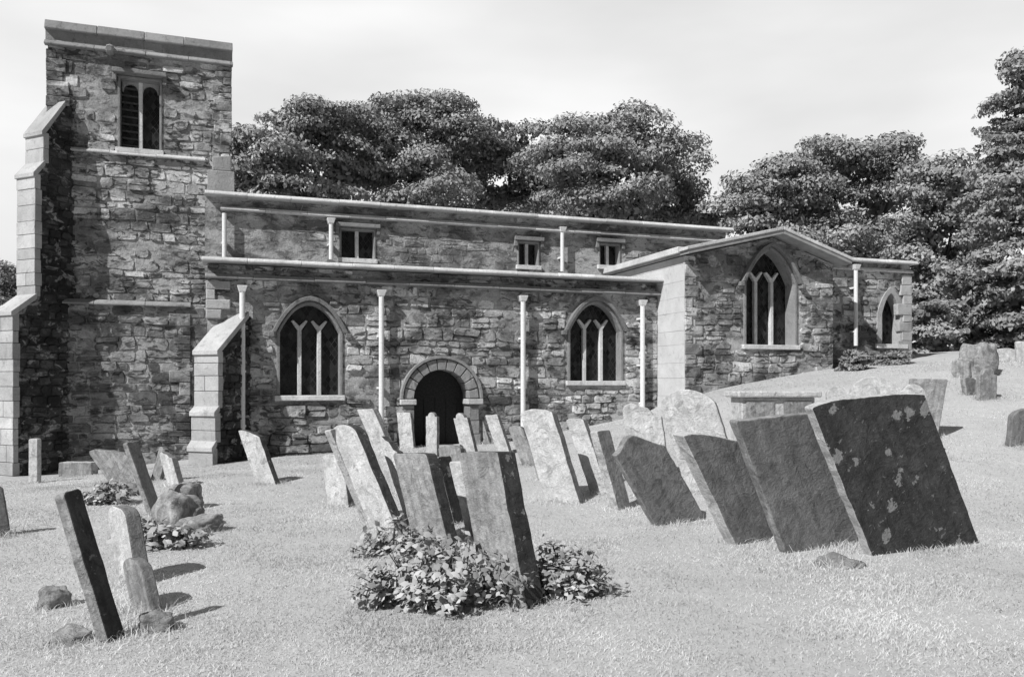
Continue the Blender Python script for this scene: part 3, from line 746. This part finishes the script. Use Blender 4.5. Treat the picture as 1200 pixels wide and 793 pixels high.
# right-hand row
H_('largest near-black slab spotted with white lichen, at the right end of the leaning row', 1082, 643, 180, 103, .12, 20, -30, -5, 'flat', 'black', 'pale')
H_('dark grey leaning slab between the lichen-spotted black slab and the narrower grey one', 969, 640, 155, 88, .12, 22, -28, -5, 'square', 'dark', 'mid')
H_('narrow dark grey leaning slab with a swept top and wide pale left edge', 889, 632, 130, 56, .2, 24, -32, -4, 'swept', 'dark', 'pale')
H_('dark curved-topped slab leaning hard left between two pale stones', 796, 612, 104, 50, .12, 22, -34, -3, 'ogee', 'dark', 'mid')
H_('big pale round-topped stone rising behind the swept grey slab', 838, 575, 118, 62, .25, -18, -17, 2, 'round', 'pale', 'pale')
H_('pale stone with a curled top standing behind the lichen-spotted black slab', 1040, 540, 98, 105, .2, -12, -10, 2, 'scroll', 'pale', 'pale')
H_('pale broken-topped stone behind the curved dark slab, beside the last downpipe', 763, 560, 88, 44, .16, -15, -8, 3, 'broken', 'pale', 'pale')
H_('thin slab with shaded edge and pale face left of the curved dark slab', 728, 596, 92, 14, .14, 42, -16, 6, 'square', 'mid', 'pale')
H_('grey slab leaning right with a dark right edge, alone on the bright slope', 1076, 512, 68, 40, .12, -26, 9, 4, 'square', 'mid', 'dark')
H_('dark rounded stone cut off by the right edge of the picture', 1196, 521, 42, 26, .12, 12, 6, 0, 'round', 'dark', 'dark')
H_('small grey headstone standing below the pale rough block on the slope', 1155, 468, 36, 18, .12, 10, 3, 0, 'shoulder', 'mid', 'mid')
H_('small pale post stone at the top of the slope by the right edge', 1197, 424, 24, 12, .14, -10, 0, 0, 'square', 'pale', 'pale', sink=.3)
# centre
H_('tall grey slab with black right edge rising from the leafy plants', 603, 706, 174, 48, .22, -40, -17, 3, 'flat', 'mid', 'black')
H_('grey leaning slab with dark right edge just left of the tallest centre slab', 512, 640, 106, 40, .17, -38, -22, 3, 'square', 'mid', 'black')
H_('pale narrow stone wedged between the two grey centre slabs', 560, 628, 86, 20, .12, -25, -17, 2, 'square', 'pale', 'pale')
H_('long pale slab leaning steeply left with a blackened right edge', 456, 622, 122, 28, .16, -36, -33, 2, 'round', 'pale', 'black')  # right edge coloured black in place of shade
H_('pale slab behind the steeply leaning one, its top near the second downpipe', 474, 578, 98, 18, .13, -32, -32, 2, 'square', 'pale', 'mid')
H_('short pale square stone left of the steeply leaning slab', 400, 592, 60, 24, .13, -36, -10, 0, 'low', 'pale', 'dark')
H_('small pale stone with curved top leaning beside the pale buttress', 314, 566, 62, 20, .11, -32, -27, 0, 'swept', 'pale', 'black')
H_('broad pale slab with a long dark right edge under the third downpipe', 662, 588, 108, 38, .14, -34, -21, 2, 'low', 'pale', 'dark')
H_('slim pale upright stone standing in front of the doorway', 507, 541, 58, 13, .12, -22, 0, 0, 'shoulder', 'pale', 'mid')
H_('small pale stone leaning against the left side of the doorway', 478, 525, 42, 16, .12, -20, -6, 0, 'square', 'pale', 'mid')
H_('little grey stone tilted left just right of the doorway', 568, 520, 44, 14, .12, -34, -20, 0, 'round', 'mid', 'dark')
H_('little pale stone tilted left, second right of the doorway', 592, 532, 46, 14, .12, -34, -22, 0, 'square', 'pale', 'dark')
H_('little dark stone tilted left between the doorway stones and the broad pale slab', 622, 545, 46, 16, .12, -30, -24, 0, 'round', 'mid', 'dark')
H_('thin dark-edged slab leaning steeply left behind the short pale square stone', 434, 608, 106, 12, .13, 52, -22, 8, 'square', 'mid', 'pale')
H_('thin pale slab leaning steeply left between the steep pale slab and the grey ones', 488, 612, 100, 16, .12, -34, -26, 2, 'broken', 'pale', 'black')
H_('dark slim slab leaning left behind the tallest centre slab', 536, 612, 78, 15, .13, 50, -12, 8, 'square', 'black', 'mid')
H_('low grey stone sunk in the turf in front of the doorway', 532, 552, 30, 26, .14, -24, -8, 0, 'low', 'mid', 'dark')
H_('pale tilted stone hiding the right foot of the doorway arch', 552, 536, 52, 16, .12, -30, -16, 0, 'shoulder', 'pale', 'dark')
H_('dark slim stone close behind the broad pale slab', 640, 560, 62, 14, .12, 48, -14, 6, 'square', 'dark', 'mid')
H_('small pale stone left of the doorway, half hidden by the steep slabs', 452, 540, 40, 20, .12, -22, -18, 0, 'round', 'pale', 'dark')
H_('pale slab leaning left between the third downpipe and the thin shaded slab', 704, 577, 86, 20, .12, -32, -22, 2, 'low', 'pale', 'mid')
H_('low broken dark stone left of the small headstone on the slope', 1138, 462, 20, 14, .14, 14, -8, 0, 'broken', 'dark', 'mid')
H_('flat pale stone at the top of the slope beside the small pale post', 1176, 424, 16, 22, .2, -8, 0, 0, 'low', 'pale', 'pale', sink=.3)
# left
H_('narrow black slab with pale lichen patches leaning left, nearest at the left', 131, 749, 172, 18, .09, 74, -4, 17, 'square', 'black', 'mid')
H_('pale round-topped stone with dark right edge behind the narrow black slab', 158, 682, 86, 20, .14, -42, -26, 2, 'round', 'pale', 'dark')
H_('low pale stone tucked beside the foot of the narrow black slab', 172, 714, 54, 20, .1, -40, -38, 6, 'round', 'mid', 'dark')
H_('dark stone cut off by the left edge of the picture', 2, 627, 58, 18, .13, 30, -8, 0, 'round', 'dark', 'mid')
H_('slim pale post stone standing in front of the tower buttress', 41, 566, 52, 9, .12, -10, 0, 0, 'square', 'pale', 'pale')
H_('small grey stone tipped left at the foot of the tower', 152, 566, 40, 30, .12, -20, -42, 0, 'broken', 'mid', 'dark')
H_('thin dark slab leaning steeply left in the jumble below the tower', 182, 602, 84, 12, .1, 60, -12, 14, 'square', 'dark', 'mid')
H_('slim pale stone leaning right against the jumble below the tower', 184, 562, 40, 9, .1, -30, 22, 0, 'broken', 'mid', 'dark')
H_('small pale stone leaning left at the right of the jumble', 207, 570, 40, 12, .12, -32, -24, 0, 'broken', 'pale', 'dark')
H_('low dark kerb stone lying along the foot of the tower', 92, 557, 16, 34, .3, -4, 0, 0, 'square', 'mid', 'pale', name='kerb_stone', cat='kerb stone')

# chest tomb behind the leaning row
p = hit(905, 492); p = Vector(((905-600)/F*16.5, 16.5, gz((905-600)/F*16.5, 16.5)))
tomb = empty('chest_tomb', p, R(6))
tag(tomb, 'pale chest tomb with two dark side panels behind the leaning row', 'tomb')
zt_ = CAMZ-(458-HOR)*16.5/F-p.z
m = MB(); m.box(-.72, .72, -.3, .3, -.6, zt_-.12); m.build('tomb_chest', 'pale', tomb, bevel=.02)
m = MB(); m.box(-.82, .82, -.4, .4, zt_-.118, zt_); m.build('tomb_lid', 'pale', tomb, bevel=.03)
for s in (-1, 1):
    m = MB(); m.box(s*.37-.28, s*.37+.28, -.325, -.302, zt_-.62, zt_-.2); m.build('tomb_panel', 'mid', tomb, bevel=.008)

# loose stones
def boulder(label, px, py, w, h, mat='rough', name='fallen_stone', dpt=1.0):
    p = hit(px, py); sc = p.y/F; a, b = w*sc/2, h*sc
    bm = bmesh.new(); bmesh.ops.create_icosphere(bm, subdivisions=4, radius=1)
    s = px*.37+py
    for v in bm.verts:
        c = v.co; q = max(abs(c.x), abs(c.y), abs(c.z)); v.co = c.lerp(c/q*.85, .55)
        v.co *= 1+.28*mnoise.noise(c*1.4+Vector((s, 0, s)))+.1*mnoise.noise(c*4+Vector((s, 2, s)))+.05*mnoise.noise(c*11+Vector((s, 2, s)))
        v.co = Vector((v.co.x*a, v.co.y*a*dpt, v.co.z*b*.62))
    me = bpy.data.meshes.new(name); bm.to_mesh(me); bm.free(); me.materials.append(M[mat])
    me.polygons.foreach_set('use_smooth', [True]*len(me.polygons))
    o = bpy.data.objects.new(name, me); COL.objects.link(o); o.location = p+Vector((0, a*.3, b*.3)); o.rotation_euler = (R((s*7) % 16-8), R((s*13) % 24-12), R((s*29) % 90))
    tag(o, label, 'stone', 'fallen stones in the turf')
boulder('pale rough block of stone standing on the slope above the small headstone', 1150, 440, 40, 44)
boulder('dark rough stone beside the pale rough block on the slope', 1132, 442, 24, 26, 'mid')
boulder('broken slab lying among the jumble below the tower', 136, 580, 46, 14, 'mid')
boulder('largest rough stone in the tumbled heap below the tower', 205, 618, 52, 44)
boulder('flat rough stone at the right end of the tumbled heap', 236, 622, 46, 20)
boulder('upright rough stone topping the tumbled heap below the tower', 216, 596, 34, 34)
boulder('low rough stone at the left end of the tumbled heap', 176, 634, 44, 22)
boulder('dark lump of stone lying at the foot of the narrow black slab', 180, 738, 40, 22, 'mid')
boulder('small broken stone in the turf left of the narrow black slab', 60, 712, 32, 26)
boulder('flat broken stone in the turf at the bottom left', 80, 752, 46, 14)
boulder('flat stone flush in the turf below the lichen-spotted black slab', 985, 664, 48, 8, 'mid')

# ------------------------------------------------------------------ foliage
def leaves_mesh(name, P, Nn, S, mat, parent=None, asp=.6, bend=0.0):
    n = len(P)
    Nn = Nn/np.maximum(1e-6, np.linalg.norm(Nn, axis=1, keepdims=True))
    t = RNG.normal(size=(n, 3)); a = np.cross(Nn, t); a /= np.maximum(1e-6, np.linalg.norm(a, axis=1, keepdims=True)); b = np.cross(Nn, a)
    S = S[:, None]
    if bend:
        V = np.stack([P-a*S, P-a*S*.15-b*S*asp, P+a*S*.45-b*S*asp*.6, P+a*S-Nn*S*bend, P+a*S*.45+b*S*asp*.6, P-a*S*.15+b*S*asp, P+Nn*S*bend*.5], 1).reshape(-1, 3)
        k = 7; fl = np.array([[0,1,6],[1,2,6],[2,3,6],[3,4,6],[4,5,6],[5,0,6]])
    else:
        V = np.stack([P-a*S, P-b*S*asp, P+a*S, P+b*S*asp], 1).reshape(-1, 3); k = 4; fl = np.array([[0,1,2,3]])
    Fc = (np.arange(n)[:, None, None]*k+fl[None]).reshape(-1, fl.shape[1])
    me = bpy.data.meshes.new(name); me.vertices.add(len(V)); me.vertices.foreach_set('co', V.astype(np.float32).ravel())
    me.loops.add(Fc.size); me.loops.foreach_set('vertex_index', Fc.astype(np.int32).ravel())
    me.polygons.add(len(Fc)); me.polygons.foreach_set('loop_start', np.arange(0, Fc.size, fl.shape[1], dtype=np.int32))
    me.update(calc_edges=True); me.validate()
    me.materials.append(M[mat])
    o = bpy.data.objects.new(name, me); COL.objects.link(o)
    if parent: o.parent = parent
    return o
def unit(n):
    v = RNG.normal(size=(n, 3)); return v/np.linalg.norm(v, axis=1, keepdims=True)
def crown(lobes, dens=1.0, clump=1.3, leaf=.13, flat=.5, dens_k=430):
    dens_k = dens_k*max(.6, (clump/1.3))**2*(.13/leaf)**1.2 if clump > .9 else dens_k
    P = []; NN = []; S = []
    for (c, rx, ry, rz) in lobes:
        c = np.array(c); rr = np.array([rx, ry, rz])
        area = (rx*rz+rx*ry+ry*rz)
        n = int(max(8, 4.4*area*dens/clump**2))
        d = unit(n); d[:, 1] -= .15; d /= np.linalg.norm(d, axis=1, keepdims=True)
        cc = c+d*rr*RNG.uniform(.6, 1.1, (n, 1))
        for q in cc:
            r = RNG.uniform(.45, .95)*clump; k = int(dens_k*(r/clump)**2)+40
            e = unit(k); e[:, 2] = np.where(e[:, 2] < -.3, -e[:, 2]*.6, e[:, 2])
            rad = RNG.uniform(.6, 1.06, (k, 1))
            tilt = RNG.uniform(-.25, .25, 2)
            loc = e*rad*np.array([r, r, r*flat]); loc[:, 2] += loc[:, 0]*tilt[0]+loc[:, 1]*tilt[1]
            P.append(q+loc); NN.append(e*np.array([.8, .8, 1.3])+RNG.normal(size=(k, 3))*.45); S.append(RNG.uniform(.4, 1.45, k)*leaf)
        k = int(40*area); e = unit(k)                  # inner leaves that close the crown
        P.append(c+e*rr*RNG.uniform(.2, .6, (k, 1))); NN.append(e+RNG.normal(size=(k, 3))*.6); S.append(RNG.uniform(.9, 1.6, k)*leaf*1.5)
    return np.concatenate(P), np.concatenate(NN), np.concatenate(S)
def tree(name, label, bx, Y, lob, mat='leafA', cat='tree', dens=.72, clump=1.8, leaf=.095, group='trees behind the church', trunk=True, flat=.5):
    X = (bx-600)/F*Y; z0 = gz(X, Y); root = empty(name, (X, Y, z0)); sc = Y/F
    L3 = []
    for (px, py, rx, ry) in lob:
        c = at(px, py, Y+random.uniform(-1, 1)*rx*sc*.5); L3.append(((c.x-X, c.y-Y, c.z-z0), rx*sc*.9, rx*sc*.8, ry*sc*.9))
    P, NN, S = crown(L3, dens, clump, leaf, flat)
    leaves_mesh('crown', P, NN, S, mat, root)
    m = MB(); top = max(l[0][2] for l in L3); tr = .1+.03*top
    low = min(l[0][2] for l in L3)
    m.tube([(0, 0, -.5), (.05, 0, low*.4), (-.08, .05, low), (.1, 0, top*.8)], [tr*1.25, tr, tr*.8, tr*.2], 10)
    for l in L3:
        e = Vector(l[0]); b = Vector((0, 0, min(low*.8, e.z*.6))); mid = (b+e)/2+Vector((0, 0, -.3)); m.tube([b, mid, e], [tr*.5, tr*.3, .03], 7)
    m.build('trunk', 'bark', root, smooth=True)
    tag(root, label, cat, group)
    return root
tree('broadleaf_tree', 'broad leafy tree just right of the tower, highest above the nave', 345, 40, [(298,172,40,34),(345,150,50,34),(388,140,36,28),(330,205,62,46),(392,195,50,50),(290,225,45,40),(350,240,70,30)])
tree('broadleaf_tree', 'wide leafy tree with a level top, second from the tower', 480, 43, [(440,142,34,30),(482,138,42,28),(522,140,36,28),(448,190,58,46),(520,190,56,52),(480,235,90,36)])
tree('broadleaf_tree', 'darker leafy tree filling the dip between two taller crowns', 590, 46, [(556,166,40,36),(600,178,46,44),(580,235,60,40),(630,215,40,46)], 'leafB')
tree('broadleaf_tree', 'rounded leafy tree above the middle of the clerestory', 705, 41, [(650,180,42,36),(702,162,44,34),(748,168,42,34),(695,212,76,46),(765,205,40,44),(720,250,80,30)])
tree('broadleaf_tree', 'small leafy tree tapering down to the gap of open sky', 800, 45, [(792,222,28,30),(808,250,28,26),(785,255,40,24),(826,266,18,14)], 'leafB')
tree('broadleaf_tree', 'low leafy tree right of the gap of open sky', 905, 40, [(880,238,28,30),(918,225,36,32),(870,258,30,20),(925,262,50,30)], dens=1.1)
tree('broadleaf_tree', 'broad double-headed tree above the chapel gable', 1005, 41, [(972,205,38,38),(1020,188,44,30),(1052,205,32,30),(960,262,56,40),(1025,255,66,50),(1000,300,80,30)])
tree('broadleaf_tree', 'leafy tree between the double-headed tree and the tall conifer', 1095, 37, [(1085,232,38,38),(1120,245,44,46),(1080,290,52,46),(1130,310,52,50),(1095,350,50,40)], 'leafA')
tree('conifer_tree', 'tall tapering tree cut off by the right edge of the picture', 1215, 31, [(1208,80,20,18),(1204,115,34,18),(1202,150,46,20),(1198,185,56,24),(1204,225,70,28),(1205,270,80,34),(1210,320,85,38),(1215,365,80,34)], 'leafC', dens=1.15, clump=1.15, leaf=.085, flat=.36)
tree('broadleaf_tree', 'distant dark tree glimpsed at the left of the tower', -2, 52, [(-20,335,34,40),(4,338,14,24),(-14,390,40,40),(-45,370,36,40),(-30,425,40,24)], 'leafB')
def shrub(label, px, Y, lob, mat='leafA', group='shrubs along the far bank', **k):
    return tree('shrub', label, px, Y, lob, mat, 'shrub', group=group, **k)
shrub('grey leafy shrub against the east end of the chancel', 1088, 30, [(1084,370,26,32),(1092,400,30,26)], dens=1.2, clump=.7, leaf=.09)
shrub('broad leafy shrub on the bank behind the pale rough block', 1135, 31, [(1130,350,40,40),(1150,385,36,30)], dens=1.2, clump=.8, leaf=.09)
shrub('dark shrub on the bank under the tall tapering tree', 1188, 29, [(1190,365,36,40),(1196,398,40,24)], 'leafB', dens=1.2, clump=.8, leaf=.09)
shrub('dark low bush against the chancel wall below the lancet', 1046, 24.6, [(1046,425,22,16)], 'leafB', dens=1.3, clump=.35, leaf=.05)
shrub('low dark bush in the corner between chapel and chancel', 1000, 23.2, [(1000,426,16,14)], 'leafB', dens=1.3, clump=.35, leaf=.05)

def plant(label, px, py, wpx, hpx, n, mat='ivy', size=.036, name='ivy_plant', group='leafy plants round the stones'):
    p = hit(px, py); sc = p.y/F; root = empty(name, p); a, h = wpx*sc/2, hpx*sc
    P = []; NN = []
    m = MB()
    ns = max(10, n//22)
    for i in range(ns):
        an = random.uniform(0, 2*math.pi); r = a*math.sqrt(random.random()); x, y = r*math.cos(an), r*math.sin(an)*.6
        hh = h*(1-.6*(r/a)**2)*random.uniform(.5, 1.1); g = gz(p.x+x, p.y+y)-p.z
        tip = Vector((x*1.15+random.uniform(-.08, .08), y*1.15+random.uniform(-.08, .08), g+hh)); b = Vector((x*.7, y*.7, g-.03))
        m.tube([b, (b+tip)/2+Vector((0, 0, hh*.15)), tip], [.007, .006, .003], 5)
        for k in range(n//ns):
            t = random.random()**.7; q = b.lerp(tip, t)+Vector((random.gauss(0, .05), random.gauss(0, .05), random.gauss(0, .03)+hh*.1))
            q.z = max(q.z, g+.02)
            P.append(q); NN.append((q.x*.9+random.gauss(0, .35), q.y*.9-.2+random.gauss(0, .35), .75+random.gauss(0, .3)))
    leaves_mesh('foliage', np.array(P), np.array(NN), RNG.uniform(.6, 1.35, len(P))*size, mat, root, .62, .25)
    m.build('stem', 'bark', root)
    tag(root, label, 'plant', group)
plant('wide leafy plant spreading in front of the grey centre slabs', 520, 706, 190, 70, 2400)
plant('leafy plant spreading right of the tallest centre slab', 664, 696, 92, 58, 1100)
plant('leafy plant at the foot of the steeply leaning slab', 468, 650, 95, 42, 700)
plant('straggling weed among the broken stones at the foot of the tower', 128, 590, 70, 26, 420, size=.05)
plant('weedy plant growing through the tumbled heap below the tower', 190, 640, 95, 36, 800, size=.045)

# short dry grass
FEET = [(o.location.x, o.location.y, max(o.dimensions.x, .3)) for o in bpy.data.objects if o.parent is None and o.get('category') in ('gravestone', 'stone', 'kerb stone')]
n = 800000
yy = 3.5+(25-3.5)*RNG.random(n)**1.9; xx = (RNG.random(n)*2-1)*(yy*.66+2.6)
fx, fy = [], []
for (a, b, w) in FEET:                                   # longer grass that the mower cannot reach round each stone
    k = int(700*w*min(1, 14/max(b, 6))); fx.append(a+RNG.normal(size=k)*w*.42); fy.append(b+RNG.normal(size=k)*.13-.05)
fx, fy = np.concatenate(fx), np.concatenate(fy); nf = len(fx)
xx, yy = np.concatenate([xx, fx]), np.concatenate([yy, fy]); n = len(xx); foot = np.zeros(n); foot[-nf:] = 1
# terrain and growth read from a fine lattice
gx, gy = np.linspace(-18, 18, 361), np.linspace(3, 26, 231)
GZL = np.array([[gz(a, b) for a in gx] for b in gy])
GPL = np.array([[mnoise.noise(Vector((a*.9, b*.9, 5)))+.6*mnoise.noise(Vector((a*3.1, b*3.1, 8))) for a in gx] for b in gy])
def look(A, x, y):
    i = np.clip((x+18)/.1, 0, 359.99); j = np.clip((y-3)/.1, 0, 229.99); i0, j0 = i.astype(int), j.astype(int); a, b = i-i0, j-j0
    return A[j0, i0]*(1-a)*(1-b)+A[j0, i0+1]*a*(1-b)+A[j0+1, i0]*(1-a)*b+A[j0+1, i0+1]*a*b
zz, pt = look(GZL, xx, yy), look(GPL, xx, yy)
keep = (RNG.random(n) < np.clip(.75+.6*pt, .25, 1)) | (foot > 0)
lx = (xx-ORG.x)*E.x+(yy-ORG.y)*E.y; dep = -(xx-ORG.x)*N.x-(yy-ORG.y)*N.y
keep &= (dep < -.12) & ~((lx > us0-.1) & (dep > VS-.1))
xx, yy, zz, pt, foot = xx[keep], yy[keep], zz[keep], pt[keep], foot[keep]; n = len(xx)
hgt = RNG.uniform(.009, .026, n)*(1+np.clip(pt, 0, 1)*1.1)*(1+foot*RNG.uniform(.5, 3.2, n)); ang = RNG.random(n)*2*np.pi; wd = RNG.uniform(.0016, .0034, n)*(1+yy*.07)
lean = RNG.normal(size=(n, 2))*hgt[:, None]*.8
B = np.stack([xx, yy, zz-.004], 1); dx = np.stack([np.cos(ang)*wd, np.sin(ang)*wd, np.zeros(n)], 1)
mid = B+np.concatenate([lean*.35, hgt[:, None]*.6], 1); tip = B+np.concatenate([lean, hgt[:, None]], 1)
V = np.stack([B-dx, B+dx, mid+dx*.7, mid-dx*.7, tip], 1).reshape(-1, 3)
me = bpy.data.meshes.new('grass'); me.vertices.add(len(V)); me.vertices.foreach_set('co', V.astype(np.float32).ravel())
idx = (np.arange(n)*5)[:, None]; lp = (idx+np.array([[0, 1, 2, 3, 3, 2, 4]])).astype(np.int32)
me.loops.add(lp.size); me.loops.foreach_set('vertex_index', lp.ravel())
me.polygons.add(2*n); me.polygons.foreach_set('loop_start', ((np.arange(n)*7)[:, None]+np.array([[0, 4]])).astype(np.int32).ravel())
me.update(calc_edges=True); me.materials.append(M['blade'])
g = bpy.data.objects.new('grass', me); COL.objects.link(g); tag(g, 'short pale dry grass over the churchyard turf', 'grass', kind='stuff')
